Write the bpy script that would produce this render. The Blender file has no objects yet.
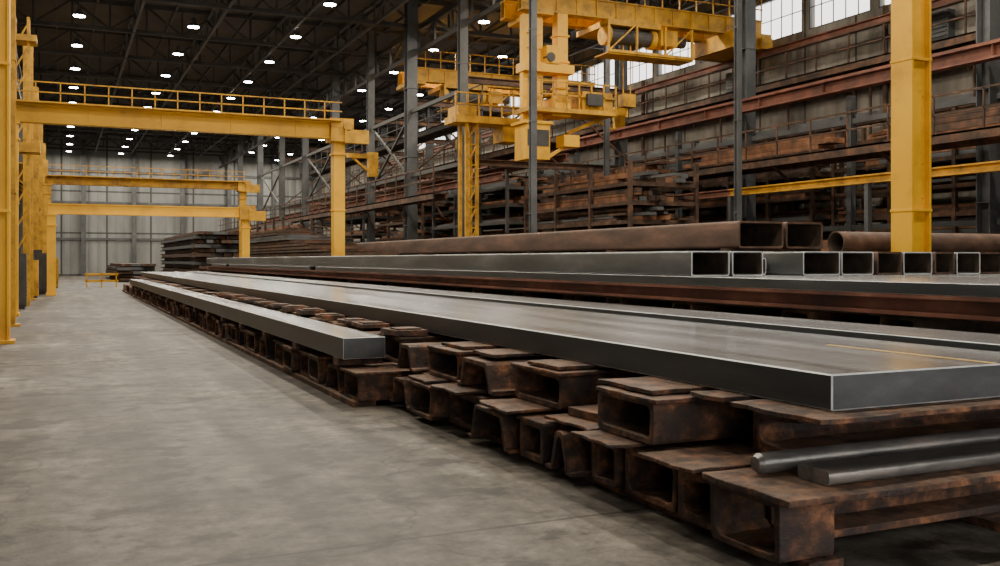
import bpy, bmesh, math, random
from mathutils import Vector
random.seed(7)
S=bpy.context.scene
COL=S.collection
# ------------------------------------------------------------ materials
def ramp(nt,stops):
    r=nt.nodes.new('ShaderNodeValToRGB'); e=r.color_ramp.elements
    while len(e)<len(stops): e.new(0.5)
    for i,(p,c) in enumerate(stops):
        e[i].position=p; e[i].color=(c[0],c[1],c[2],1)
    return r
def make_mat(name,stops,scale=2.0,detail=6,rough=(0.6,0.8),metal=0.0,bump=0.2,stretch=(1,1,1),fine=30,dirt=None,top_tint=None,bdist=0.02):
    m=bpy.data.materials.new(name); m.use_nodes=True; nt=m.node_tree; L=nt.links
    b=nt.nodes['Principled BSDF']
    g=nt.nodes.new('ShaderNodeNewGeometry'); mp=nt.nodes.new('ShaderNodeMapping')
    mp.inputs['Scale'].default_value=stretch; L.new(g.outputs['Position'],mp.inputs['Vector'])
    n=nt.nodes.new('ShaderNodeTexNoise'); n.inputs['Scale'].default_value=scale; n.inputs['Detail'].default_value=detail
    n.inputs['Roughness'].default_value=0.62
    L.new(mp.outputs[0],n.inputs['Vector'])
    r=ramp(nt,stops); L.new(n.outputs['Fac'],r.inputs[0])
    col=r.outputs[0]
    if dirt:
        n3=nt.nodes.new('ShaderNodeTexNoise'); n3.inputs['Scale'].default_value=dirt[1]; n3.inputs['Detail'].default_value=6
        n3.inputs['Roughness'].default_value=0.65
        L.new(g.outputs['Position'],n3.inputs['Vector'])
        r3=ramp(nt,[(dirt[2],(0,0,0)),(dirt[3],(1,1,1))]); L.new(n3.outputs['Fac'],r3.inputs[0])
        mx=nt.nodes.new('ShaderNodeMix'); mx.data_type='RGBA'
        L.new(r3.outputs[0],mx.inputs[0]); L.new(col,mx.inputs[6]); mx.inputs[7].default_value=(*dirt[0],1)
        col=mx.outputs[2]
    if top_tint:   # patchy tint mixed in on upward faces
        sp=nt.nodes.new('ShaderNodeSeparateXYZ'); L.new(g.outputs['True Normal'],sp.inputs[0])
        a=nt.nodes.new('ShaderNodeMapRange'); a.inputs['From Min'].default_value=0.6; a.inputs['From Max'].default_value=0.95; L.new(sp.outputs[2],a.inputs['Value'])
        nn=nt.nodes.new('ShaderNodeTexNoise'); nn.inputs['Scale'].default_value=6; nn.inputs['Detail'].default_value=6; nn.inputs['Roughness'].default_value=0.7; L.new(g.outputs['Position'],nn.inputs['Vector'])
        rr=ramp(nt,[(0.42,(0.03,0.03,0.03)),(0.62,(0.75,0.75,0.75))]); L.new(nn.outputs['Fac'],rr.inputs[0])
        mu=nt.nodes.new('ShaderNodeMath'); mu.operation='MULTIPLY'; L.new(a.outputs[0],mu.inputs[0]); L.new(rr.outputs[0],mu.inputs[1])
        mx=nt.nodes.new('ShaderNodeMix'); mx.data_type='RGBA'
        L.new(mu.outputs[0],mx.inputs[0]); L.new(col,mx.inputs[6]); mx.inputs[7].default_value=(*top_tint,1); col=mx.outputs[2]
    L.new(col,b.inputs['Base Color'])
    mr=nt.nodes.new('ShaderNodeMapRange'); mr.inputs['To Min'].default_value=rough[0]; mr.inputs['To Max'].default_value=rough[1]
    L.new(n.outputs['Fac'],mr.inputs['Value']); L.new(mr.outputs[0],b.inputs['Roughness'])
    b.inputs['Metallic'].default_value=metal
    if bump>0:
        n2=nt.nodes.new('ShaderNodeTexNoise'); n2.inputs['Scale'].default_value=fine; n2.inputs['Detail'].default_value=4
        n2.inputs['Roughness'].default_value=0.65
        L.new(g.outputs['Position'],n2.inputs['Vector'])
        bp=nt.nodes.new('ShaderNodeBump'); bp.inputs['Strength'].default_value=bump; bp.inputs['Distance'].default_value=bdist
        L.new(n2.outputs['Fac'],bp.inputs['Height']); L.new(bp.outputs[0],b.inputs['Normal'])
    return m
RUST=make_mat('rusty_steel',[(0.33,(0.026,0.016,0.012)),(0.45,(0.065,0.034,0.022)),(0.55,(0.15,0.068,0.036)),(0.66,(0.32,0.14,0.065))],scale=8,detail=10,rough=(0.55,0.85),metal=0.0,bump=1.0,fine=20,dirt=((0.032,0.021,0.018),2.2,0.47,0.62),top_tint=(0.22,0.14,0.092))
RUSTB=make_mat('brown_rusty_skin',[(0.3,(0.05,0.03,0.022)),(0.5,(0.10,0.058,0.04)),(0.7,(0.18,0.10,0.068))],scale=2.5,detail=8,rough=(0.55,0.8),metal=0.05,bump=0.3,fine=30,stretch=(1.5,0.35,1.5),top_tint=(0.16,0.115,0.085))
RUSTD=make_mat('dark_rust',[(0.35,(0.026,0.018,0.013)),(0.52,(0.08,0.044,0.027)),(0.68,(0.17,0.082,0.043))],scale=2.5,rough=(0.6,0.85),metal=0.05,bump=0.3,fine=30,top_tint=(0.13,0.09,0.065))
RUSTO=make_mat('orange_rust_stock',[(0.35,(0.08,0.037,0.02)),(0.52,(0.21,0.092,0.042)),(0.68,(0.33,0.165,0.075))],scale=2.0,rough=(0.6,0.85),bump=0)
RUSTR=make_mat('red_oxide_paint',[(0.35,(0.09,0.035,0.023)),(0.55,(0.2,0.072,0.043)),(0.7,(0.27,0.12,0.075))],scale=1.5,rough=(0.5,0.8),bump=0.1)
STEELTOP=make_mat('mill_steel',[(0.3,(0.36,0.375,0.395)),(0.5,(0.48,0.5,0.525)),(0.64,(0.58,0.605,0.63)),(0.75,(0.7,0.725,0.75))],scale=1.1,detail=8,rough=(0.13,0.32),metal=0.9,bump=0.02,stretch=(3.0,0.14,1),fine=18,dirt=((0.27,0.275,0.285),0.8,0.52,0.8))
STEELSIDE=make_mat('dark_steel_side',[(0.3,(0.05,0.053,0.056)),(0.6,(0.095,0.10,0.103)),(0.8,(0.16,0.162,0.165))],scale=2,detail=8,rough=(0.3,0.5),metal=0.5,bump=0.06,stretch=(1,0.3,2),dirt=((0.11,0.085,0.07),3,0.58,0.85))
EDGE=make_mat('cut_edge_highlight',[(0.3,(0.5,0.52,0.52)),(0.7,(0.8,0.81,0.81))],scale=8,rough=(0.3,0.5),metal=0.2,bump=0)  # pale colour paints the highlight along slab bevels; also rims the tube ends
TUBE=make_mat('galvanised_tube',[(0.3,(0.09,0.095,0.095)),(0.55,(0.16,0.168,0.168)),(0.75,(0.29,0.3,0.3))],scale=1.5,detail=8,rough=(0.3,0.5),metal=0.6,bump=0.05,stretch=(2,0.3,1))
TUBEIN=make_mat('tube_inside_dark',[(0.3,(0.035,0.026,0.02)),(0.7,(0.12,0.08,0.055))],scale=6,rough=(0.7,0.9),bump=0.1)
YEL=make_mat('yellow_paint',[(0.25,(0.52,0.26,0.01)),(0.5,(0.8,0.42,0.012)),(0.75,(0.86,0.48,0.02))],scale=0.9,rough=(0.4,0.6),bump=0,dirt=((0.28,0.14,0.03),4.0,0.62,0.88))
YELD=make_mat('worn_yellow_paint',[(0.3,(0.28,0.14,0.012)),(0.55,(0.6,0.31,0.014)),(0.75,(0.72,0.39,0.02))],scale=2.2,rough=(0.5,0.7),bump=0,dirt=((0.14,0.075,0.03),2.5,0.55,0.75))
GREY=make_mat('grey_structural_paint',[(0.3,(0.06,0.064,0.067)),(0.6,(0.11,0.115,0.118)),(0.8,(0.17,0.172,0.17))],scale=1.2,rough=(0.5,0.7),metal=0.1,bump=0)
DARK=make_mat('dark_structural_steel',[(0.3,(0.034,0.033,0.031)),(0.7,(0.085,0.081,0.075))],scale=1.5,rough=(0.5,0.75),metal=0.1,bump=0)
LINE=make_mat('yellow_marking_line',[(0.3,(0.6,0.36,0.07)),(0.7,(0.75,0.48,0.12))],scale=9,rough=(0.5,0.7),bump=0)
PIPE=make_mat('dark_pipe_steel',[(0.3,(0.12,0.115,0.11)),(0.5,(0.22,0.21,0.2)),(0.62,(0.31,0.28,0.25)),(0.75,(0.36,0.27,0.2))],scale=6,detail=8,rough=(0.22,0.45),metal=0.65,bump=0.12,stretch=(0.4,2,2))

def wave_wall(name,c1,c2,axis,pitch,zpitch):
    m=make_mat(name,[(0.3,c1),(0.7,c2)],scale=0.9,detail=9,rough=(0.7,0.85),bump=0.0,stretch=(1,1,0.25))
    nt=m.node_tree; L=nt.links; b=nt.nodes['Principled BSDF']
    g=nt.nodes.new('ShaderNodeNewGeometry'); sp=nt.nodes.new('ShaderNodeSeparateXYZ'); L.new(g.outputs['Position'],sp.inputs[0])
    def mth(op,a,bv):
        x=nt.nodes.new('ShaderNodeMath'); x.operation=op
        if isinstance(a,(int,float)): x.inputs[0].default_value=a
        else: L.new(a,x.inputs[0])
        if bv is not None:
            if isinstance(bv,(int,float)): x.inputs[1].default_value=bv
            else: L.new(bv,x.inputs[1])
        return x.outputs[0]
    p=mth('PINGPONG',sp.outputs[axis],pitch/2)
    h=mth('SMOOTH_MIN',p,pitch*0.3)
    bp=nt.nodes.new('ShaderNodeBump'); bp.inputs['Strength'].default_value=0.9; bp.inputs['Distance'].default_value=0.4
    L.new(h,bp.inputs['Height']); L.new(bp.outputs[0],b.inputs['Normal'])
    f=mth('FRACT',mth('DIVIDE',sp.outputs[2],zpitch),None); j=mth('LESS_THAN',f,0.04)
    f2=mth('FRACT',mth('DIVIDE',sp.outputs[axis],pitch*5),None); j2=mth('LESS_THAN',f2,0.04)
    jj=mth('MAXIMUM',j,j2)
    src=b.inputs['Base Color'].links[0].from_socket
    mx=nt.nodes.new('ShaderNodeMix'); mx.data_type='RGBA'; L.new(jj,mx.inputs[0]); L.new(src,mx.inputs[6])
    mx.inputs[7].default_value=(c1[0]*0.4,c1[1]*0.4,c1[2]*0.4,1); L.new(mx.outputs[2],b.inputs['Base Color'])
    return m
WALLR=wave_wall('wall_panel_weathered',(0.14,0.126,0.105),(0.37,0.34,0.29),1,0.5,1.6)
WALLB=wave_wall('wall_panel_back',(0.18,0.185,0.18),(0.29,0.297,0.288),0,0.8,4.0)  # panel tone lightened to stand in for haze at the far end
WALLL=wave_wall('wall_panel_left',(0.06,0.065,0.065),(0.14,0.145,0.14),1,0.5,2.0)
CEIL=make_mat('roof_deck',[(0.3,(0.055,0.052,0.047)),(0.7,(0.11,0.104,0.094))],scale=0.5,rough=(0.8,0.9),bump=0)

def floor_mat():
    m=make_mat('concrete_floor',[(0.34,(0.05,0.042,0.034)),(0.45,(0.088,0.077,0.063)),(0.55,(0.128,0.113,0.093)),(0.66,(0.2,0.18,0.15))],scale=0.5,detail=13,rough=(0.48,0.7),bump=0.25,fine=50,bdist=0.01,dirt=((0.044,0.037,0.03),0.9,0.52,0.72))
    nt=m.node_tree; L=nt.links; b=nt.nodes['Principled BSDF']
    g=nt.nodes.new('ShaderNodeNewGeometry')
    n=nt.nodes.new('ShaderNodeTexNoise'); n.inputs['Scale'].default_value=4; n.inputs['Detail'].default_value=12; n.inputs['Roughness'].default_value=0.78; L.new(g.outputs['Position'],n.inputs['Vector'])
    r=ramp(nt,[(0.38,(0.45,0.44,0.42)),(0.5,(1,1,1)),(0.62,(1.5,1.5,1.5))]); L.new(n.outputs['Fac'],r.inputs[0])
    mp2=nt.nodes.new('ShaderNodeMapping'); mp2.inputs['Scale'].default_value=(2.0,0.2,1); L.new(g.outputs['Position'],mp2.inputs[0])
    n4=nt.nodes.new('ShaderNodeTexNoise'); n4.inputs['Scale'].default_value=1.0; n4.inputs['Detail'].default_value=8; L.new(mp2.outputs[0],n4.inputs['Vector'])
    r4=ramp(nt,[(0.38,(0.6,0.59,0.57)),(0.60,(1.2,1.2,1.2))]); L.new(n4.outputs['Fac'],r4.inputs[0])
    br=nt.nodes.new('ShaderNodeTexBrick'); br.offset=0; br.inputs['Scale'].default_value=1
    br.inputs['Brick Width'].default_value=6.0; br.inputs['Row Height'].default_value=6.0; br.inputs['Mortar Size'].default_value=0.02
    br.inputs['Mortar Smooth'].default_value=0.5
    br.inputs['Color1'].default_value=(1,1,1,1); br.inputs['Color2'].default_value=(0.85,0.85,0.85,1); br.inputs['Mortar'].default_value=(0.35,0.33,0.31,1)
    mp=nt.nodes.new('ShaderNodeMapping'); mp.inputs['Location'].default_value=(2.5,1.1,0); L.new(g.outputs['Position'],mp.inputs[0]); L.new(mp.outputs[0],br.inputs['Vector'])
    vo=nt.nodes.new('ShaderNodeTexVoronoi'); vo.feature='DISTANCE_TO_EDGE'; vo.inputs['Scale'].default_value=0.35
    nw=nt.nodes.new('ShaderNodeTexNoise'); nw.inputs['Scale'].default_value=2.5; nw.inputs['Detail'].default_value=5; L.new(g.outputs['Position'],nw.inputs['Vector'])
    ad=nt.nodes.new('ShaderNodeMix'); ad.data_type='RGBA'; ad.blend_type='ADD'; ad.inputs[0].default_value=0.7; L.new(g.outputs['Position'],ad.inputs[6]); L.new(nw.outputs['Color'],ad.inputs[7]); L.new(ad.outputs[2],vo.inputs['Vector'])
    rv=ramp(nt,[(0.0,(0.5,0.48,0.45)),(0.009,(1,1,1))]); L.new(vo.outputs['Distance'],rv.inputs[0])
    ns=nt.nodes.new('ShaderNodeTexNoise'); ns.inputs['Scale'].default_value=2.0; ns.inputs['Detail'].default_value=7; L.new(g.outputs['Position'],ns.inputs['Vector'])
    rs=ramp(nt,[(0.37,(0.48,0.45,0.41)),(0.43,(1,1,1))]); L.new(ns.outputs['Fac'],rs.inputs[0])
    cur=b.inputs['Base Color'].links[0].from_socket
    for s_ in (r.outputs[0],r4.outputs[0],br.outputs['Color'],rv.outputs[0],rs.outputs[0]):
        a=nt.nodes.new('ShaderNodeMix'); a.data_type='RGBA'; a.blend_type='MULTIPLY'; a.inputs[0].default_value=1; L.new(cur,a.inputs[6]); L.new(s_,a.inputs[7]); cur=a.outputs[2]
    L.new(cur,b.inputs['Base Color'])
    return m
FLOOR=floor_mat()
EMIT=bpy.data.materials.new('lamp_lens'); EMIT.use_nodes=True
_b=EMIT.node_tree.nodes['Principled BSDF']; _b.inputs['Emission Color'].default_value=(1,0.97,0.92,1); _b.inputs['Emission Strength'].default_value=60
# ------------------------------------------------------------ mesh builder
class MB:
    def __init__(s): s.v=[]; s.f=[]; s.m=[]
    def add(s,vs,fs,m=0):
        o=len(s.v); s.v+= [tuple(v) for v in vs]; s.f+=[[i+o for i in f] for f in fs]; s.m+=[m]*len(fs)
    def box(s,x0,x1,y0,y1,z0,z1,m=0):
        s.add([(x0,y0,z0),(x1,y0,z0),(x1,y1,z0),(x0,y1,z0),(x0,y0,z1),(x1,y0,z1),(x1,y1,z1),(x0,y1,z1)],
              [[0,3,2,1],[4,5,6,7],[0,1,5,4],[1,2,6,5],[2,3,7,6],[3,0,4,7]],m)
    def beam(s,p0,p1,w,h,m=0,offn=0.0,offu=0.0):
        p0=Vector(p0);p1=Vector(p1);d=(p1-p0).normalized()
        up=Vector((0,0,1)) if abs(d.z)<0.95 else Vector((0,1,0))
        sd=d.cross(up).normalized(); u=sd.cross(d).normalized()
        c=sd*offn+u*offu; vs=[]
        for p in (p0,p1):
            for a,b in ((-1,-1),(1,-1),(1,1),(-1,1)): vs.append(p+c+sd*a*w/2+u*b*h/2)
        s.add(vs,[[0,1,2,3],[7,6,5,4],[0,4,5,1],[1,5,6,2],[2,6,7,3],[3,7,4,0]],m)
    def ib(s,p0,p1,w,h,t,m=0):
        s.beam(p0,p1,w,t,m,0,h/2-t/2); s.beam(p0,p1,w,t,m,0,-h/2+t/2); s.beam(p0,p1,t,h-2*t,m)
    def cyl(s,p0,p1,r,n=12,m=0,r1=None):
        p0=Vector(p0);p1=Vector(p1);d=(p1-p0).normalized(); r1=r if r1 is None else r1
        up=Vector((0,0,1)) if abs(d.z)<0.95 else Vector((0,1,0))
        sd=d.cross(up).normalized(); u=sd.cross(d).normalized(); vs=[]
        for p,rr in ((p0,r),(p1,r1)):
            for i in range(n):
                a=2*math.pi*i/n; vs.append(p+sd*math.cos(a)*rr+u*math.sin(a)*rr)
        fs=[[i,(i+1)%n,(i+1)%n+n,i+n] for i in range(n)]+[list(range(n))[::-1],list(range(n,2*n))]
        s.add(vs,fs,m)
    def ring(s,outer,inner,axis,a0,a1,m=0,mi=None,me=None,lip=0):
        n=len(outer); mi=m if mi is None else mi; me=m if me is None else me
        def P(p,a): return (a,p[0],p[1]) if axis=='X' else (p[0],a,p[1])
        vs=[P(p,a0) for p in outer]+[P(p,a0) for p in inner]+[P(p,a1) for p in outer]+[P(p,a1) for p in inner]
        o=[[i,(i+1)%n,(i+1)%n+2*n,i+2*n] for i in range(n)]
        ii=[[i+n,i+3*n,(i+1)%n+3*n,(i+1)%n+n] for i in range(n)]
        e=[[i,i+n,(i+1)%n+n,(i+1)%n] for i in range(n)]+[[i+2*n,(i+1)%n+2*n,(i+1)%n+3*n,i+3*n] for i in range(n)]
        b=len(s.v); s.v+=vs
        for L,mm in ((o,m),(ii,mi),(e,me)):
            s.f+=[[k+b for k in f] for f in L]; s.m+=[mm]*len(L)
    def prism(s,pts,axis,a0,a1,m=0):
        n=len(pts)
        def P(p,a): return (a,p[0],p[1]) if axis=='X' else ((p[0],a,p[1]) if axis=='Y' else (p[0],p[1],a))
        vs=[P(p,a0) for p in pts]+[P(p,a1) for p in pts]
        s.add(vs,[[i,(i+1)%n,(i+1)%n+n,i+n] for i in range(n)]+[list(range(n))[::-1],list(range(n,2*n))],m)
    def ragged(s,x0,x1,y0,y1,z0,z1,a=0.018,m=0,step=0.12):
        P=[]
        def seg(p,q):
            d=math.hypot(q[0]-p[0],q[1]-p[1]); n=max(1,int(d/step))
            for i in range(n):
                t=i/n; P.append((p[0]+(q[0]-p[0])*t+random.uniform(-a,a),p[1]+(q[1]-p[1])*t+random.uniform(-a,a)))
        w=min(0.7,(x1-x0)*0.6)
        seg((x0,y0),(x0+w,y0)); P.append((x1,y0)); P.append((x1,y1)); seg((x0+w,y1),(x0,y1)); seg((x0,y1),(x0,y0))
        s.prism(P,'Z',z0,z1,m)
    def rot(s,ang,cx,cy,dx=0,dy=0,dz=0):
        c,q=math.cos(ang),math.sin(ang)
        s.v=[(cx+(x-cx)*c-(y-cy)*q+dx,cy+(x-cx)*q+(y-cy)*c+dy,z+dz) for x,y,z in s.v]
    def build(s,name,mats,bevel=0,smooth=False,parent=None,bevmat=-1):
        me=bpy.data.meshes.new(name)
        if not s.v: return None
        c=[(min(v[i] for v in s.v)+max(v[i] for v in s.v))/2 for i in range(3)]
        c[2]=min(v[2] for v in s.v)
        if parent is not None: c=list(parent.location)
        me.from_pydata([(v[0]-c[0],v[1]-c[1],v[2]-c[2]) for v in s.v],[],s.f)
        for mt in mats: me.materials.append(mt)
        me.polygons.foreach_set('material_index',s.m)
        bm=bmesh.new(); bm.from_mesh(me); bmesh.ops.recalc_face_normals(bm,faces=bm.faces)
        if bevmat>=0:
            bmesh.ops.bevel(bm,geom=list(bm.edges),offset=bevel,segments=1,affect='EDGES',material=bevmat)
        bm.to_mesh(me); bm.free()
        o=bpy.data.objects.new(name,me); COL.objects.link(o)
        if parent is not None: o.parent=parent
        else: o.location=c
        if smooth:
            me.polygons.foreach_set('use_smooth',[True]*len(me.polygons))
            try: me.set_sharp_from_angle(angle=math.radians(40))
            except Exception: pass
        if bevel>0 and bevmat<0:
            md=o.modifiers.new('Bevel','BEVEL'); md.width=bevel; md.segments=2; md.limit_method='ANGLE'; md.angle_limit=math.radians(35)
        return o
def rrect(x0,x1,z0,z1,r,n=3):
    pts=[]
    for cx,cz,a in ((x1-r,z1-r,0),(x0+r,z1-r,90),(x0+r,z0+r,180),(x1-r,z0+r,270)):
        for i in range(n+1):
            t=math.radians(a+90*i/n); pts.append((cx+r*math.cos(t),cz+r*math.sin(t)))
    return pts
# ------------------------------------------------------------ room shell
XL,XR,YN,YB,ZC=-2.6,25.0,-6.0,100.0,13.0
b=MB(); b.box(XL-0.4,XR+0.4,YN,YB+0.4,-0.2,0); b.build('floor',[FLOOR])
b=MB(); b.box(XL-0.4,XR+0.4,YN,YB+0.4,ZC,ZC+0.2); b.build('ceiling',[CEIL])
b=MB(); b.box(XL-0.3,XL,YN,YB,0,ZC); b.build('wall_left',[WALLL])
b=MB(); b.box(XL,XR,YB,YB+0.3,0,ZC); b.build('wall_back',[WALLB])
b=MB(); b.box(XL,XR,YN-0.3,YN,6.5,ZC); b.box(14,XR,YN-0.3,YN,0,6.5); b.build('wall_front',[WALLB])   # unseen; added to limit frontal fill, gap below left open for it
WZ0,WZ1=9.95,11.6
wins=[]; y=14.5
while y<72: wins.append((y,y+2.95)); y+=3.3
b=MB(); b.box(XR,XR+0.3,YN,YB,0,WZ0); b.box(XR,XR+0.3,YN,YB,WZ1,ZC)
prev=YN
for (a,c) in wins: b.box(XR,XR+0.3,prev,a,WZ0,WZ1); prev=c
b.box(XR,XR+0.3,prev,YB,WZ0,WZ1); b.build('wall_right',[WALLR])
for i,(a,c) in enumerate(wins):
    w=MB()
    w.box(XR+0.02,XR+0.12,a,a+0.05,WZ0,WZ1); w.box(XR+0.02,XR+0.12,c-0.05,c,WZ0,WZ1)
    w.box(XR+0.02,XR+0.12,a,c,WZ0,WZ0+0.05); w.box(XR+0.02,XR+0.12,a,c,WZ1-0.05,WZ1)
    for k in range(1,5): yy=a+(c-a)*k/5; w.box(XR+0.04,XR+0.07,yy-0.015,yy+0.015,WZ0,WZ1)
    w.box(XR+0.04,XR+0.07,a,c,(WZ0+WZ1)/2-0.015,(WZ0+WZ1)/2+0.015)
    w.build('window_%d'%(i+1),[GREY])
for i,z in enumerate((3.2,6.4,9.5,11.9)):
    b=MB(); b.box(XR-0.18,XR,YN,YB,z-0.1,z+0.1); b.build('trim_%d'%(i+1),[GREY])
b=MB(); b.box(XR-0.25,XR,YN,YB,0,1.2); b.build('baseboard_right',[DARK])
b=MB(); b.box(XL,XL+0.12,YN,YB,0,0.5); b.build('baseboard_left',[DARK])
b=MB()
for x in (2,6.5,11,15.5,20): b.ib((x,YB-0.35,0),(x,YB-0.35,ZC),0.4,0.5,0.06)
for z in (3.5,7,10): b.box(XL,XR,YB-0.12,YB-0.01,z-0.12,z+0.12)
b.build('back_wall_framing',[GREY])
# ------------------------------------------------------------ roof structure
def truss(p0,p1,h,n,cw,name,mat):
    b=MB(); p0=Vector(p0);p1=Vector(p1)
    b.beam(p0,p1,cw,cw); b.beam(p0+Vector((0,0,h)),p1+Vector((0,0,h)),cw,cw)
    for i in range(n):
        a=p0.lerp(p1,i/n); c=p0.lerp(p1,(i+1)/n)
        if i%2: b.beam(a,c+Vector((0,0,h)),cw*0.55,cw*0.55)
        else: b.beam(a+Vector((0,0,h)),c,cw*0.55,cw*0.55)
        b.beam(a,a+Vector((0,0,h)),cw*0.5,cw*0.5)
    return b.build(name,[mat])
for y in range(4,100,6): truss((XL,y,11.75),(XR,y,11.75),1.15,18,0.17,'roof_truss',DARK)
b=MB()
for i in range(17):
    x=XL+0.8+i*1.65; b.beam((x,YN,ZC-0.07),(x,YB,ZC-0.07),0.1,0.14)
b.build('roof_purlins',[DARK])
truss((14.5,10,10.75),(14.5,YB-1,10.75),1.0,44,0.18,'longitudinal_girder',DARK)
truss((22.7,10,11.6),(22.7,YB-1,11.6),1.1,44,0.16,'longitudinal_girder',DARK)
truss((-1.9,10,9.6),(-1.9,YB-1,9.6),1.3,44,0.2,'longitudinal_girder',DARK)
for x in (3.0,6.2,9.4,12.4): truss((x,26,11.75),(x,YB-1,11.75),0.9,36,0.12,'roof_tie_lattice',GREY)
lm=MB(); lm.cyl((0,0,0.02),(0,0,0.2),0.26,16,0,0.11); lm.cyl((0,0,0.2),(0,0,0.38),0.1,10,0); lm.cyl((0,0,0.38),(0,0,0.62),0.015,6,0)
lm.cyl((0,0,0.0),(0,0,0.02),0.23,16,1)
proto=lm.build('high_bay_lamp',[GREY,EMIT]); 
proto_mesh=proto.data; first=True
for x in (0.7,5.2,9.6,16.2,19.8):
    for y in range(7,98,6):
        if first: o=proto; first=False
        else: o=bpy.data.objects.new('high_bay_lamp',proto_mesh); COL.objects.link(o)
        o.location=(x,y,11.5)
        ld=bpy.data.lights.new('lamp_light','AREA'); ld.shape='DISK'; ld.size=0.42; ld.energy=245; ld.color=(1,0.885,0.71)
        lo=bpy.data.objects.new('lamp_light',ld); COL.objects.link(lo); lo.parent=o; lo.location=(0,0,-0.03)
# ------------------------------------------------------------ steel columns
def column(x,y,w,z1,name='steel_column',mat=GREY,t=0.035,z0=0.0):
    b=MB(); b.ib((x,y,z0+0.04),(x,y,z1),w,w,t); b.box(x-w*0.8,x+w*0.8,y-w*0.8,y+w*0.8,z0,z0+0.05)
    for z in (3.0,6.0,9.0):
        if z<z1: b.box(x-w*0.56,x+w*0.56,y-w*0.56,y+w*0.56,z,z+0.03)
    return b.build(name,[mat])
for y,w in ((28,0.2),(34,0.32),(40,0.46),(46,0.32),(52.8,0.42),(60,0.36),(67,0.36),(75,0.4),(84,0.4)): column(14.0,y,w,12.9)
for y in (7,17.7,27.5,36,44,52,60,70,80,90): column(22.3,y,0.42,11.5)
for y in (25.0,33.2,40,48): column(19.9,y,0.18,11.7)
for y in (24.4,40,50,62,74,86): column(-1.1,y,0.34,9.6,name='yellow_steel_column',mat=YELD)
for y in (31,44,56,68,80): column(-1.9,y,0.34,9.6,mat=GREY)
b=MB()
ys=[34,40,46,52.8,60,67,75]
for i,(a,c) in enumerate(zip(ys[:-1],ys[1:])):
    for z in (5.2,8.0): b.beam((14,a+0.25,z),(14,c-0.25,z),0.12,0.16)
    if i%2==1: b.beam((14,a+0.25,5.2),(14,c-0.25,8.0),0.09,0.09); b.beam((14.1,a+0.25,8.0),(14.1,c-0.25,5.2),0.09,0.09)
b.build('column_bracing',[DARK])
b=MB()
for a,c in zip([7,17.7,27.5,36,44,52,60],[17.7,27.5,36,44,52,60,70]):
    m_=(a+c)/2
    b.beam((22.35,m_,0),(22.35,m_,6.6),0.2,0.2)
    for z in (2.5,5.8): b.beam((22.35,a+0.25,z),(22.35,c-0.25,z),0.12,0.16)
b.build('column_bracing',[GREY])
b=MB()
for y in (34.4,40.4,46.4,53.2,60.4,67.4):
    for z in (5.3,8.5): b.ib((14.3,y,z),(22,y,z),0.16,0.26,0.03)
    b.beam((14.3,y,5.4),(18,y,8.4),0.08,0.08); b.beam((22,y,5.4),(18,y,8.4),0.08,0.08)
b.build('cross_frames',[RUSTD])
b=MB(); b.ib((21.7,5,6.85),(21.7,92,6.85),0.35,0.42,0.05); b.box(21.66,21.74,5,92,7.06,7.13)
for y in range(8,90,3): b.box(21.56,21.84,y,y+0.02,6.66,7.04)
b.build('crane_runway_beam',[RUSTR])
b=MB(); b.ib((19.0,34.9,5.75),(19.0,80,5.75),0.25,0.3,0.04); b.build('crane_runway_beam',[RUSTR])
b=MB(); b.ib((24.1,6,9.25),(24.1,80,9.25),0.2,0.26,0.04); b.build('crane_runway_beam',[RUSTR])
b=MB(); b.ib((15.3,33.2,4.7),(15.3,80,4.7),0.25,0.32,0.04); b.build('crane_runway_beam',[RUSTR])
def catwalk(x0,x1,y0,y1,z,name,mat,rail=True,step=1.5,br=0.0):
    b=MB(); b.box(x0,x1,y0,y1,z-0.05,z); b.box(x0,x0+0.06,y0,y1,z-0.25,z); b.box(x1-0.06,x1,y0,y1,z-0.25,z)
    if rail:
        for hh in (0.5,1.0): b.beam((x0+0.03,y0,z+hh),(x0+0.03,y1,z+hh),0.045,0.045)
        y=y0
        while y<=y1: b.beam((x0+0.03,y,z),(x0+0.03,y,z+1.0),0.045,0.045); y+=step
    y=y0+0.5
    while y<y1:
        b.beam((x0+0.1,y,z-0.1),(x1+br,y,z-0.9),0.07,0.07); y+=step*3
    return b.build(name,[mat])
catwalk(20.6,21.9,6,90,4.75,'catwalk',RUSTD)
catwalk(23.6,24.4,6,90,8.0,'catwalk',RUSTD)
catwalk(13.0,13.6,34.6,90,4.1,'catwalk',RUSTD)
catwalk(17.4,18.6,34.3,70,6.3,'catwalk',RUSTD)
catwalk(15.0,15.9,34.5,66,7.4,'catwalk',DARK)
catwalk(-2.5,-1.35,45,60,5.6,'catwalk',YELD)
b=MB(); b.ib((20.4,5,3.75),(20.4,26,3.75),0.2,0.24,0.04,0); b.ib((20.4,26,3.75),(20.4,60,3.75),0.2,0.24,0.04,2)
for y in range(8,60,6): b.beam((20.4,y,0),(20.4,y,3.63),0.14,0.14,1)
b.build('monorail_beam',[YELD,GREY,RUSTR])
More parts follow.
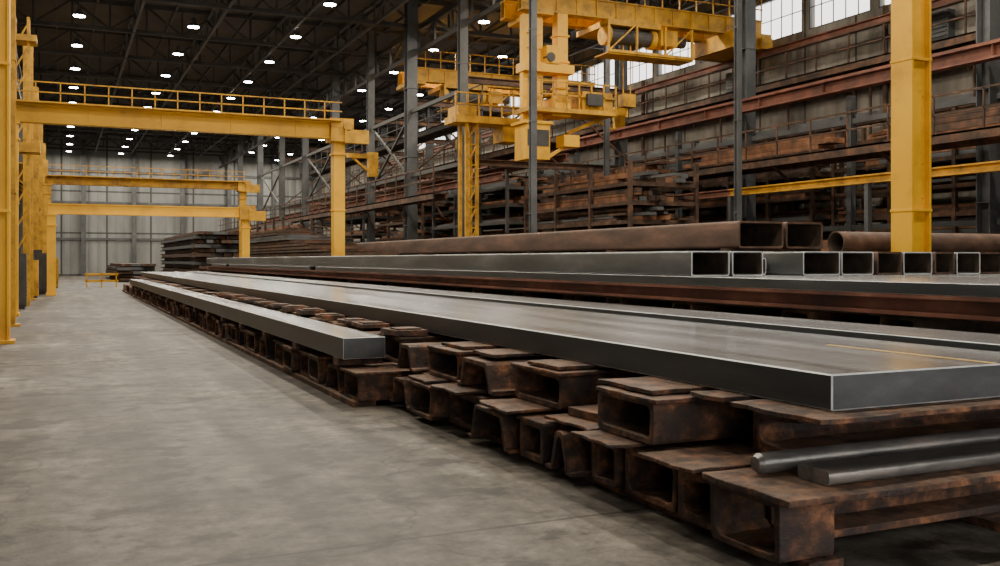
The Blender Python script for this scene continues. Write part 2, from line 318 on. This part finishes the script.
def rack(x0,x1,y0,y1,levels,name,mat,fill=True,dens=1.0):
    b=MB(); y=y0; zt=levels[-1]+0.7
    n=max(1,int((y1-y0)/2.2)); 
    for i in range(n+1):
        yy=y0+(y1-y0)*i/n
        for x in (x0,x1): b.beam((x,yy,0),(x,yy,zt),0.12,0.12,0)
        for z in levels: b.beam((x0,yy,z),(x1,yy,z),0.1,0.14,0)
    for li,z in enumerate(levels):
        for x in (x0,x1): b.beam((x,y0,z),(x,y1,z),0.08,0.12,0)
        if fill:
            x=x0+0.1; gap=(levels[1]-levels[0])
            while x<x1-0.2:
                w=random.uniform(0.12,0.35); zz=z+0.07; lay=random.choice([1,2,3,3])
                for q in range(lay):
                    h=random.uniform(0.06,0.17)
                    if zz+h>z+gap-0.1: break
                    a=y0+random.uniform(-0.4,1.2); c=y1-random.uniform(-0.4,2.5)
                    if random.random()<0.35: mid=(a+c)/2+random.uniform(-1.5,1.5); c=mid
                    b.box(x,min(x+w,x1-0.08),a,c,zz,zz+h,random.choice([1,3,3,1,2])); zz+=h+0.015
                x+=w+random.uniform(0.02,0.08)
    return b.build(name,[mat,RUSTD,GREY,RUSTO])
rack(16.2,18.7,25.6,33,(0.9,1.5,2.1,2.7,3.3,3.9),'storage_rack',RUSTD)
rack(16.2,18.7,34.7,43,(0.9,1.6,2.3,3.0,3.7,4.4),'storage_rack',DARK)
rack(16.0,18.7,44,52,(1.0,1.8,2.6,3.4,4.2),'storage_rack',RUSTD)
rack(16.0,18.7,54,66,(1.0,2.0,3.0,4.0),'storage_rack',DARK)
rack(23.0,24.3,10,24,(1.2,2.0,2.8,3.6,4.4,5.2),'storage_rack',RUSTD)
rack(23.0,24.3,25,45,(1.2,2.0,2.8,3.6,4.4,5.2),'storage_rack',RUSTD)
rack(11.3,12.9,53.8,64,(0.8,1.6,2.4,3.2),'storage_rack',RUSTD)
b=MB()
for z,r in ((7.4,0.12),(6.1,0.08)): b.cyl((24.6,4,z),(24.6,90,z),r,10)
for y in range(8,90,4): b.beam((24.6,y,3.9),(24.6,y,7.6),0.06,0.06); b.box(24.58,25,y-0.03,y+0.03,4.8,4.86)
for y in (19,23.5,31,38): b.cyl((24.75,y,0),(24.75,y,9.9),0.09,10)
b.build('wall_pipes',[RUSTD])
b=MB()
for y,z,w,h in ((16.5,5.2,1.0,1.3),(21,8.3,1.6,0.9),(25.5,5.3,0.9,1.2),(30,8.2,1.8,0.9),(34,5.2,1.1,1.4),(41,5.3,1.3,1.2)):
    b.box(24.7,24.99,y,y+w,z,z+h)
    for k in range(5): b.box(24.66,24.7,y+0.06,y+w-0.06,z+0.1+k*(h-0.2)/5,z+0.14+k*(h-0.2)/5)
b.build('wall_vents',[GREY])
b=MB()
for (y0,y1) in ((12,20),(22,30),(31,40),(42,52)):
    z=4.76
    for q in range(4):
        h=random.uniform(0.1,0.2); b.box(20.95,21.75-q*0.1,y0+random.uniform(0,1),y1-random.uniform(0,2),z,z+h,random.choice([0,1])); z+=h+0.01
b.build('catwalk_stock',[RUSTO,RUSTD])
# ------------------------------------------------------------ yellow columns & cranes
def ycolumn(x,y,s,z1,name):
    b=MB(); t=0.05
    b.box(x-s/2,x-s/2+t,y-s/2,y+s/2,0.05,z1); b.box(x+s/2-t,x+s/2,y-s/2,y+s/2,0.05,z1)
    b.box(x-s/2+t,x+s/2-t,y-s*0.30,y-s*0.30+t,0.05,z1); b.box(x-s/2+t,x+s/2-t,y+s*0.3,y+s*0.3+t,0.05,z1)
    b.box(x-s*0.75,x+s*0.75,y-s*0.75,y+s*0.75,0,0.06)
    for z in (2.35,5.0,8.5): b.box(x-s/2-0.012,x+s/2+0.012,y-s/2-0.012,y+s/2+0.012,z,z+0.05)
    for z in (2.6,3.2,3.8,4.4):
        for dx in (-0.12,0.12): b.cyl((x+dx,y-s*0.30-0.02,z),(x+dx,y-s*0.30,z),0.018,8)
    return b.build(name,[YEL],bevel=0.006)
ycolumn(13.72,12.45,0.47,12.9,'yellow_crane_column')
ycolumn(-1.0,19.5,0.34,12.9,'yellow_crane_column')
def gantry(x0,x1,y,zb,leg,depth,name,mat=YEL,railing=True,ext=0.4):
    e=bpy.data.objects.new(name,None); COL.objects.link(e); e.location=((x0+x1)/2,y,0)
    b=MB(); w=leg
    b.box(x0-ext*0.3,x1+ext,y-w*0.5,y+w*0.5,zb,zb+0.05); b.box(x0-ext*0.3,x1+ext,y-w*0.5,y+w*0.5,zb+depth-0.05,zb+depth)
    b.box(x0-ext*0.3,x1+ext,y-w*0.36,y-w*0.3,zb+0.05,zb+depth-0.05); b.box(x0-ext*0.3,x1+ext,y+w*0.3,y+w*0.36,zb+0.05,zb+depth-0.05)
    x=x0
    while x<x1: b.box(x,x+0.03,y-w*0.46,y-w*0.36,zb+0.05,zb+depth-0.05); x+=1.9
    b.build('bridge_girder',[mat],parent=e)
    for i,x in enumerate((x0,x1)):
        b=MB(); b.box(x-w/2,x+w/2,y-w/2,y+w/2,0.08,zb); b.box(x-w*0.6,x+w*0.6,y-w*0.9,y+w*0.9,0,0.08)
        b.box(x-w*0.62,x+w*0.62,y-w*0.62,y+w*0.62,zb-0.5,zb-0.44); b.box(x-w*0.62,x+w*0.62,y-w*0.62,y+w*0.62,zb-0.06,zb)
        for z in (3.0,): b.box(x-w*0.56,x+w*0.56,y-w*0.56,y+w*0.56,z,z+0.04)
        b.build('leg_%d'%(i+1),[mat],parent=e)
    b=MB()
    b.box(x1-0.3,x1+ext,y-w*1.0,y+w*1.0,zb-0.1,zb+depth*1.2); b.box(x1+0.1,x1+ext+0.45,y-w*1.3,y-w*0.6,zb-0.15,zb+0.25)
    b.box(x1+ext,x1+ext+0.5,y-w*0.4,y+w*0.4,zb+0.1,zb+0.3); b.cyl((x1+0.2,y-w*1.3,zb+0.35),(x1+0.2,y-w*1.0,zb+0.35),0.14,12)
    b.build('end_carriage',[YELD],parent=e)
    if railing:
        b=MB(); z=zb+depth; yy=y-w*0.5
        b.box(x0,x1,yy-0.3,yy+0.1,z,z+0.04)
        for h in (0.28,0.55): b.beam((x0,yy-0.28,z+h),(x1,yy-0.28,z+h),0.03,0.03)
        x=x0
        while x<=x1: b.beam((x,yy-0.28,z),(x,yy-0.28,z+0.55),0.03,0.03); x+=0.6
        b.build('railing',[YELD],parent=e)
    return e
gantry(-1.2,7.73,28.8,5.2,0.34,0.5,'gantry_crane')
gantry(-0.35,7.73,45.0,3.45,0.34,0.45,'gantry_crane',railing=False)
gantry(-0.6,9.0,53.2,5.3,0.34,0.4,'gantry_crane',mat=YELD,railing=True)
def bridge(y0,zr,full=True):
    # local build at y=30, z=10 then shifted by (dy,dz)
    dy=y0-30; dz=zr-10.0
    e=bpy.data.objects.new('overhead_bridge_crane',None); COL.objects.link(e); e.location=(19,y0,0)
    def put(b,name,mats): b.rot(0,0,0,0,dy,dz); b.build(name,mats,parent=e)
    b=MB()
    for y in (29.4,30.8):
        b.box(14.6 if not full else 14.2,24.4,y-0.22,y+0.22,10.0,10.05); b.box(14.6 if not full else 14.2,24.4,y-0.22,y+0.22,10.6,10.65); b.box(14.6 if not full else 14.2,24.4,y-0.16,y-0.12,10.05,10.6); b.box(14.6 if not full else 14.2,24.4,y+0.12,y+0.16,10.05,10.6)
        x=14.7
        while x<24.3: b.box(x,x+0.03,y-0.21,y-0.16,10.05,10.6); x+=0.8
    b.box(14.6,15.3,29.0,31.2,9.85,10.0); b.box(22.6,24.4,28.7,31.3,9.4,10.0); b.box(22.9,23.5,28.5,28.7,9.5,9.9); b.box(23.8,24.3,28.5,28.7,9.4,9.8)
    for h in (0.4,0.8): b.beam((14.6,29.2,10.65+h),(24.4,29.2,10.65+h),0.04,0.04)
    for i in range(14): x=14.6+i*0.75; b.beam((x,29.2,10.65),(x,29.2,11.45),0.04,0.04)
    put(b,'bridge_girder',[YELD])
    b=MB(); sx=0 if full else -1.2
    b.box(17.4+sx,19.6+sx,28.9,31.2,9.75,9.95); b.cyl((17.6+sx,29.3,9.45),(19.3+sx,29.3,9.45),0.28,18,1); b.cyl((17.4+sx,29.3,9.45),(17.6+sx,29.3,9.45),0.36,18); b.cyl((19.3+sx,29.3,9.45),(19.5+sx,29.3,9.45),0.36,18)
    b.box(19.6+sx,20.3+sx,28.9,29.6,9.2,9.75); b.cyl((20.3+sx,29.25,9.45),(20.8+sx,29.25,9.45),0.2,14,1)
    b.box(17.3+sx,20.9+sx,28.75,28.85,8.75,8.85)
    for x in (17.35,18.5,19.7,20.85): b.beam((x+sx,28.8,8.8),(x+sx,28.8,9.85),0.07,0.07)
    for x in (17.35,19.7): b.beam((x+sx,28.8,8.8),(x+1.1+sx,28.8,9.8),0.05,0.05)
    b.box(17.3+sx,20.9+sx,28.8,29.7,8.7,8.75)
    put(b,'crab_trolley',[YELD,DARK])
    b=MB()
    for x in (18.25+sx,18.55+sx): b.cyl((x,29.3,9.3),(x,29.3,7.4),0.025,6)
    b.box(18.15+sx,18.65+sx,29.1,29.5,6.95,7.4); b.cyl((18.4+sx,29.3,6.95),(18.4+sx,29.3,6.6),0.05,8); put(b,'hook_block',[YELD])
    if not full: return e
    b=MB()
    b.box(15.55,15.95,29.2,29.6,6.65,10.0); b.box(14.25,14.5,29.25,29.5,5.2,9.85); b.box(14.75,15.0,29.25,29.5,5.2,9.85)
    for z in (7.4,8.3,9.2): b.box(15.5,16.0,29.16,29.64,z,z+0.06)
    b.box(14.2,15.1,28.9,29.8,4.9,6.1); b.box(15.2,15.9,28.9,29.8,6.4,7.0); b.box(14.2,16.1,29.0,29.7,7.9,8.2)
    z=5.2
    while z<9.5: b.beam((14.4,29.25,z),(14.9,29.25,z+0.5),0.06,0.06); b.beam((14.4,29.25,z),(14.9,29.25,z),0.06,0.06); z+=0.5
    b.box(14.1,15.2,28.85,29.9,6.1,6.2); b.box(15.0,15.5,28.95,29.6,8.2,8.8)
    b.beam((15.1,29.3,4.95),(16.0,29.3,5.5),0.1,0.1); b.box(15.7,16.3,29.0,29.6,5.4,5.8)
    put(b,'hoist_mast',[YEL])
    b=MB()
    b.box(14.25,15.05,28.88,28.9,5.35,5.9); b.box(16.4,17.0,28.6,28.72,6.8,7.2); b.cyl((15.15,28.9,8.4),(15.15,29.2,8.4),0.16,12)
    put(b,'cab_glazing',[DARK])
    b=MB(); b.box(14.2,17.6,28.7,29.9,6.5,6.65)
    for h in (0.45,0.9): b.beam((14.2,28.75,6.65+h),(17.6,28.75,6.65+h),0.05,0.05)
    for i in range(8): x=14.2+i*3.4/7; b.beam((x,28.75,6.65),(x,28.75,7.55),0.05,0.05)
    b.box(16.3,17.5,28.8,29.8,6.65,7.3); b.beam((16,29.3,5.9),(17.4,29.3,6.5),0.12,0.12)
    put(b,'service_platform',[YELD])
    return e
bridge(30,10.0,True)
bridge(42.6,9.75,False)
e=bpy.data.objects.new('yellow_service_tower',None); COL.objects.link(e); e.location=(13.6,32,0)
b=MB()
for x,y in ((13.2,31.7),(13.6,31.7),(13.2,32.3),(13.6,32.3)): b.beam((x,y,0.05),(x,y,6.4),0.11,0.11)
for i in range(8):
    z=0.4+i*0.75; b.beam((13.2,31.7,z),(13.6,31.7,z+0.75),0.05,0.05); b.beam((13.2,31.7,z),(13.6,31.7,z),0.05,0.05)
b.box(13.15,13.7,31.65,32.35,0,0.06)
b.build('lattice_leg',[YELD],parent=e)
b=MB(); b.box(12.7,15.4,31.5,32.6,6.4,6.65); b.box(12.8,13.5,31.5,32.5,6.65,7.0); b.box(14.6,15.3,31.6,32.5,5.8,6.4)
for h in (0.4,0.8): b.beam((12.7,31.5,6.65+h),(15.4,31.5,6.65+h),0.05,0.05)
for i in range(7): x=12.7+i*2.7/6; b.beam((x,31.5,6.65),(x,31.5,7.45),0.05,0.05)
b.build('platform',[YELD],parent=e)
for (x,y,z,l) in ((14,46,6.6,1.3),(22,36,7.9,-2.6)):
    b=MB(); xe=x-l if l>0 else x+l
    b.beam((x,y-0.35,z),(xe,y-0.35,z),0.18,0.22)
    b.beam((x,y-0.35,z-0.9),(x+(xe-x)*0.8,y-0.35,z-0.08),0.09,0.1); b.box(x-0.25,x+0.25,y-0.45,y-0.24,z-1.0,z+0.2)
    b.build('jib_arm',[YELD])
# ------------------------------------------------------------ left side equipment
def cabinet(x,y,w,d,h,mat):
    b=MB(); b.box(x-w/2,x+w/2,y-d/2,y+d/2,0.08,h); b.box(x-w/2+0.04,x+w/2-0.04,y-d/2+0.04,y+d/2-0.04,0,0.08,1)
    b.box(x-w/2+0.05,x-0.01,y-d/2-0.02,y-d/2,0.15,h-0.08); b.box(x+0.01,x+w/2-0.05,y-d/2-0.02,y-d/2,0.15,h-0.08)
    b.box(x-0.08,x-0.04,y-d/2-0.05,y-d/2-0.02,h*0.5,h*0.6,1); b.box(x-w*0.3,x+w*0.3,y-d*0.3,y+d*0.3,h,h+0.15,1)
    for i in range(4): b.box(x+w/2,x+w/2+0.015,y-d*0.3,y+d*0.3,0.4+i*0.12,0.45+i*0.12,1)
    return b.build('control_cabinet',[mat,DARK],bevel=0.01)
cabinet(-1.9,27.0,0.9,0.8,1.7,GREY); cabinet(-1.3,33.0,0.7,0.7,1.7,DARK); cabinet(-1.2,42.5,0.8,1.0,1.5,YELD); cabinet(-1.0,47,0.9,1.2,1.8,DARK); cabinet(-0.7,57,1.2,1.2,1.6,YELD)
b=MB()
for x in (-1.62,-1.22): b.beam((x,22.4,0),(x,22.4,9.3),0.05,0.05)
for i in range(30): b.beam((-1.62,22.4,0.3+i*0.3),(-1.22,22.4,0.3+i*0.3),0.03,0.03)
b.build('access_ladder',[YELD])
b=MB()
for x,y in ((-1.35,34.8),(-0.95,34.8),(-1.35,35.3),(-0.95,35.3)): b.beam((x,y,0),(x,y,9.4),0.09,0.09)
for i in range(12): z=0.2+i*0.75; b.beam((-1.35,34.8,z),(-0.95,34.8,z+0.75),0.05,0.05); b.beam((-0.95,34.8,z),(-0.95,35.3,z+0.75),0.05,0.05)
b.box(-1.5,-0.6,34.6,35.5,5.0,5.3); b.box(-1.5,-0.7,34.6,35.5,8.6,8.8)
b.build('lattice_mast',[YELD])
b=MB()
for k in range(3):
    x=1.3+k*0.75; b.beam((x,57,0),(x,57,0.75),0.06,0.06); b.beam((x,57.4,0),(x,57,0.75),0.05,0.05)
for z in (0.35,0.72): b.beam((1.2,57,z),(2.9,57,z),0.06,0.12)
b.build('safety_barrier',[YEL])
for (x0,x1,y0,y1,zt) in ((3.4,6,70,86,1.0),(8,13,66,90,3.2)):
    b=MB(); z=0
    while z<zt:
        h=random.uniform(0.12,0.25)
        for yy in (y0+1,(y0+y1)/2,y1-1): b.box(x0,x1,yy,yy+0.2,z,z+0.08)
        x=x0+random.uniform(0,0.4)
        while x<x1-0.5: w=random.uniform(0.4,1.1); b.box(x,min(x+w,x1),y0+random.uniform(0,1),y1-random.uniform(0,1),z+0.08,z+0.08+h,random.choice([0,1])); x+=w+0.05
        z+=0.08+h
    b.build('steel_bar_stack',[RUSTD,GREY])
# ------------------------------------------------------------ foreground sleepers
def jitpts(pts,a): return [(p[0]+random.uniform(-a,a),p[1]+random.uniform(-a,a)) for p in pts]
def boxbeam(b,x0,x1,y0,y1,z0,z1,t=0.05,flange=True,j=0.008):
    o=rrect(y0,y1,z0,z1,0.03,2); i=rrect(y0+t,y1-t,z0+t*0.9,z1-t*0.8,0.04,2)
    o=jitpts(o,j*0.8); i=jitpts(i,j)
    b.ring(o,i,'X',x0,x1,0,0,0)
    if flange: b.ragged(x0-random.uniform(0.01,0.05),x1,y0-random.uniform(0.02,0.05),y1+0.02,z1-0.004,z1+0.024,0.014,step=0.09)
def hatbeam(b,x0,x1,y0,y1,z0,z1,t=0.05,flange=False,j=0.01):
    f=0.10; s=0.07
    P=[(y0,z0),(y0+f,z0),(y0+f+s*0.5,z0+0.1),(y0+f+s,z1-t-0.02),(y0+f+s+0.03,z1-t),(y1-f-s-0.03,z1-t),(y1-f-s,z1-t-0.02),(y1-f-s*0.5,z0+0.1),(y1-f,z0),(y1,z0),(y1,z0+t*0.8),(y1-f+t*0.6,z0+t*0.8),(y1-f-s+t*0.8,z1-0.02),(y1-f-s,z1),(y0+f+s,z1),(y0+f+s-t*0.8,z1-0.02),(y0+f-t*0.6,z0+t*0.8),(y0,z0+t*0.8)]
    b.prism(jitpts(P,j*0.6),'X',x0,x1)
def cbeam(b,x0,x1,y0,y1,z0,z1,t=0.05,flange=False,j=0.008):
    P=[(y0,z0),(y1,z0),(y1,z1),(y0,z1),(y0,z1-t),(y0+0.05,z1-t-0.004),(y1-t*2.2,z1-t-0.02),(y1-t*1.5,z1-t-0.06),(y1-t*1.5,z0+t+0.06),(y1-t*2.2,z0+t+0.02),(y0+0.05,z0+t),(y0,z0+t)]
    b.prism(jitpts(P,j*0.6),'X',x0,x1)
for x in (3.25,4.7,6.0):
    b=MB(); b.box(x,x+0.22,3.55,50,0,0.05); b.build('rusty_base_rail',[RUST],bevel=0.008)
names={'box':'rusty_box_beam','hat':'rusty_channel_beam','c':'rusty_channel_beam'}
K={'box':boxbeam,'hat':hatbeam,'c':cbeam}
b=MB(); boxbeam(b,3.08,3.42,3.56,4.10,0.058,0.36,t=0.042,flange=False)
b.box(3.42,6.4,3.80,4.1,0.058,0.10); b.box(3.42,6.4,4.02,4.06,0.10,0.33); b.box(3.42,6.4,3.66,4.1,0.32,0.356)
b.ragged(3.04,6.4,3.44,4.12,0.356,0.392,0.012)
b.build('rusty_channel_beam',[RUST],bevel=0.007)
C1=[(4.16,4.50,'c'),(4.55,5.10,'box'),(5.17,5.50,'box'),(5.56,5.96,'hat'),(6.02,6.40,'box'),(6.47,7.28,'hat'),(7.34,8.05,'box'),(8.1,8.66,'box'),(8.75,9.36,'hat'),(9.45,10.0,'box'),(10.15,10.85,'hat')]
for i,(a,c,k) in enumerate(C1):
    x0=3.1+random.uniform(-0.09,0.10)
    if a>9: x0=2.75
    zt=0.347+random.uniform(-0.02,0.0)
    b=MB(); K[k](b,x0,6.3,a,c,0.058,zt,random.uniform(0.032,0.045)); b.rot(random.uniform(-0.012,0.012),x0+1,(a+c)/2); b.build(names[k],[RUST],bevel=0.007)
C2=[(3.72,4.32,'c',3.90),(4.72,5.38,'box',3.16),(6.15,6.92,'box',3.30),(7.02,7.82,'hat',3.16),(7.95,8.7,'box',3.22),(8.82,9.4,'hat',3.12),(9.6,10.3,'box',3.25),(10.5,11.1,'hat',3.22)]
for (a,c,k,x0) in C2:
    if a<4: a=4.04; x0=3.62; c=4.42
    b=MB(); K[k](b,x0,6.35,a,c,0.408,0.66,random.uniform(0.032,0.045)); b.rot(random.uniform(-0.015,0.015) if a>4.5 else 0,x0+1,(a+c)/2); b.build(names[k],[RUST],bevel=0.007)
for (x0,x1,y0,y1,z0,z1,an) in ((3.12,4.3,5.45,6.08,0.378,0.400,0.03),(2.96,3.9,6.3,6.9,0.378,0.400,-0.05),(3.3,4.2,5.52,6.02,0.402,0.46,0.02),(2.98,3.8,7.4,8.0,0.378,0.400,0.04),(3.0,3.7,4.16,4.66,0.378,0.400,-0.03),(3.0,3.9,8.2,8.7,0.378,0.400,0.02),(2.98,3.9,4.9,5.4,0.378,0.40,0.0),(3.2,3.9,8.75,9.3,0.378,0.400,-.04)):
    b=MB(); b.ragged(x0,x1,y0,y1,z0,z1,0.025); b.rot(an,(x0+x1)/2,(y0+y1)/2); b.build('rusty_plate',[RUST],bevel=0.005)
for (x0,x1,y0,y1,lf) in ((3.36,6.4,3.60,4.28,0),(3.40,6.4,4.42,4.72,0),(3.22,6.4,4.85,5.45,0),(3.3,6.4,6.2,6.7,0),(3.25,6.4,7.2,7.7,0),(3.3,6.4,8.0,8.5,0)):
    b=MB(); b.ragged(x0,x1,y0,y1,0.692,0.719,0.02)
    b.build('rusty_plate',[RUST],bevel=0.004)
b=MB(); y=11.0
while y<50:
    w=random.uniform(0.5,0.75)
    random.choice([boxbeam,hatbeam])(b,2.68+random.uniform(0,0.1),6.35,y,y+w,0.058,0.35)
    y+=w+random.uniform(0.05,0.35)
y=11.3
while y<50:
    w=random.uniform(0.5,0.75); random.choice([boxbeam,hatbeam])(b,3.25+random.uniform(0,0.12),6.35,y,y+w,0.40,0.665); y+=w+random.uniform(0.2,0.7)
b.box(2.7,2.95,9.5,50,0,0.056)
b.build('rusty_beam_stack',[RUST])
for i in range(13):
    y=9.7+i*1.05+random.uniform(-0.25,0.25); b=MB(); x=3.2+random.uniform(0,0.05)
    h=random.uniform(0.04,0.08)
    b.ragged(x,3.56,y,y+random.uniform(0.35,0.6),0.694,0.694+h,0.02); b.ragged(x+0.03,3.5,y+0.05,y+0.3,0.694+h,0.712+h,0.015); b.build('rusty_offcut',[RUST],bevel=0.006)
# ------------------------------------------------------------ slabs
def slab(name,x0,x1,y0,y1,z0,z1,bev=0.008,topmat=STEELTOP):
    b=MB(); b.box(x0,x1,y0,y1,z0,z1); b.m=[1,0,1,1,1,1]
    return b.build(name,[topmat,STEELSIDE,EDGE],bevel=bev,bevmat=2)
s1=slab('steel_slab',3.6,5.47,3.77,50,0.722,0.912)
m=MB(); m.box(4.81,4.85,3.79,5.1,0.9125,0.9145); m.build('marking_line',[LINE],parent=s1)
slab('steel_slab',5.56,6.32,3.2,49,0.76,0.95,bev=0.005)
b=MB()
for y in range(4,49,3): b.box(5.58,6.3,y,y+0.15,0.72,0.76)
b.build('shim_strips',[RUSTD])
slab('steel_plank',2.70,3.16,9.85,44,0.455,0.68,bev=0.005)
b=MB()
for y in range(10,44,2): b.box(2.68,3.18,y,y+0.2,0.378,0.455)
b.build('shim_strips',[RUST])
b=MB(); b.cyl((3.27,3.94,0.452),(6.2,3.94,0.452),0.054,28); b.cyl((3.245,3.94,0.452),(3.27,3.94,0.452),0.036,28,0,0.054)
b.build('steel_round_bar',[PIPE],smooth=True)
b=MB(); b.prism(rrect(3.58,3.80,0.396,0.468,0.022,3),'X',3.40,6.2); b.build('steel_flat_bar',[PIPE],smooth=True)
# ------------------------------------------------------------ rectangular tube stack
b=MB()
for x in (6.93,9.6,12.6): b.ib((x+0.12,4.3,1.095),(x+0.12,52,1.095),0.24,0.19,0.035)
b.build('rusty_i_beam',[RUSTR])
b=MB()
y=4.6
while y<52:
    if 28.0<y<29.2: y=29.25
    if 44.2<y<45.4: y=45.45
    z=0
    for c in range(3):
        boxbeam(b,6.95+random.uniform(0,0.1),13.1,y,y+0.42,z,z+0.31,0.03,False); z+=0.332
    y+=random.uniform(1.3,2.0)
b.box(7.2,7.4,4.4,52,0.3115,0.3325); b.box(7.2,7.4,4.4,52,0.6435,0.664)
b.box(6.97,7.15,4.4,52,0.975,1.0)
b.build('rusty_beam_stack',[RUSTD])
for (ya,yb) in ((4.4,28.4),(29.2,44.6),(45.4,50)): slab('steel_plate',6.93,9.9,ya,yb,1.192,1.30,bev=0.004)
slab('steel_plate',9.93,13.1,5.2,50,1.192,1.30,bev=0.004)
edges=[(6.96,7.53),(7.60,8.08),(8.12,8.62),(8.66,9.28),(9.34,9.9),(9.95,10.4),(10.46,11.0),(11.05,11.43),(11.48,11.95),(12.0,12.5),(12.55,13.1)]
for i,(a,c) in enumerate(edges):
    t=0.022; b=MB(); ya=9.57+random.uniform(0,0.1)+(0.6 if i==2 else 0); yb=52+random.uniform(-1,1)
    if i in (1,): yb=28.3
    h=1.61 if i!=2 else 1.53
    rm=i in (5,7,9)
    k=0.012
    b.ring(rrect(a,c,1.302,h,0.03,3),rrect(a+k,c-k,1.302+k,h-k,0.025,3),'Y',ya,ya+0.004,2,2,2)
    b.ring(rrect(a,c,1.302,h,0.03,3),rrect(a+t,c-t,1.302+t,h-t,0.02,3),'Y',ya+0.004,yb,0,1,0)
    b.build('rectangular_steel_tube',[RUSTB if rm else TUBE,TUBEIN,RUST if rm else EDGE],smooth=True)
b=MB()
for y in range(14,52,4): b.box(10.9,13.1,y,y+0.2,1.612,1.71)
b.build('timber_dunnage',[RUSTD])
for (a,c) in ((11.0,12.02),(12.08,12.95)):
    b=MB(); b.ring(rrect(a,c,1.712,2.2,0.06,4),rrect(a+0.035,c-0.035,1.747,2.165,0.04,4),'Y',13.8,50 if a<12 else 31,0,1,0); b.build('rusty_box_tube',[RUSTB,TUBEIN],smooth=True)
b=MB(); z=1.613
for k in range(9):
    h=random.uniform(0.07,0.12)
    b.box(8.3+0.05*k+random.uniform(0,0.3),10.75-random.uniform(0,0.2),32+k*1.6+random.uniform(-0.6,0.6),51.0-random.uniform(0,1),z+0.04,z+0.04+h,random.choice([0,1]))
    for yy in (36,42,47,50): b.box(8.6,10.5,yy,yy+0.15,z,z+0.04,0)
    z+=h+0.04
b.build('steel_plate_stack',[RUSTD,GREY])
# ------------------------------------------------------------ rear right pile
b=MB(); z=0
while z<1.58:
    h=random.uniform(0.1,0.2); x=14.7
    for yy in (13.6,18,22): b.box(14.6,20.1,yy,yy+0.2,z,z+0.07)
    while x<19.8: w=random.uniform(0.4,1.0); b.box(x,min(x+w,20),13.2+random.uniform(0,0.3),23.5-random.uniform(0,1),z+0.07,z+0.07+h,random.choice([0,1])); x+=w+0.04
    z+=h+0.07
zt=z
b.build('steel_bar_stack',[RUSTD,GREY])
def hollow(b,axis,c1,c2,a0,a1,r,t=0.02,n=24):
    b.ring([(c1+r*math.cos(2*math.pi*i/n),c2+r*math.sin(2*math.pi*i/n)) for i in range(n)],[(c1+(r-t)*math.cos(2*math.pi*i/n),c2+(r-t)*math.sin(2*math.pi*i/n)) for i in range(n)],axis,a0,a1,0,1,0)
b=MB(); hollow(b,'X',13.5,zt+0.212,12.98,20.2,0.21,n=32); b.build('rusty_pipe',[RUSTB,TUBEIN],smooth=True)
b=MB()
z=zt+0.005
for k in range(6):
    h=random.uniform(0.06,0.12); b.box(16.9+k*0.25+random.uniform(0,0.2),20.0,14.4+k*0.2,20.5-k*0.3,z,z+h,random.choice([0,1])); z+=h
b.build('scrap_plate_heap',[RUSTD,RUSTO])
# ------------------------------------------------------------ world & camera
w=bpy.data.worlds.new('World'); S.world=w; w.use_nodes=True
bg=w.node_tree.nodes['Background']; bg.inputs[0].default_value=(1.0,0.96,0.91,1); bg.inputs[1].default_value=3.0
cd=bpy.data.cameras.new('Camera'); cam=bpy.data.objects.new('Camera',cd); COL.objects.link(cam); S.camera=cam
cam.location=(0,0,1.5); cam.rotation_euler=(math.radians(90),0,math.radians(-24.6))
cd.sensor_width=36; cd.lens=34.56; cd.shift_y=-0.023; cd.clip_end=300
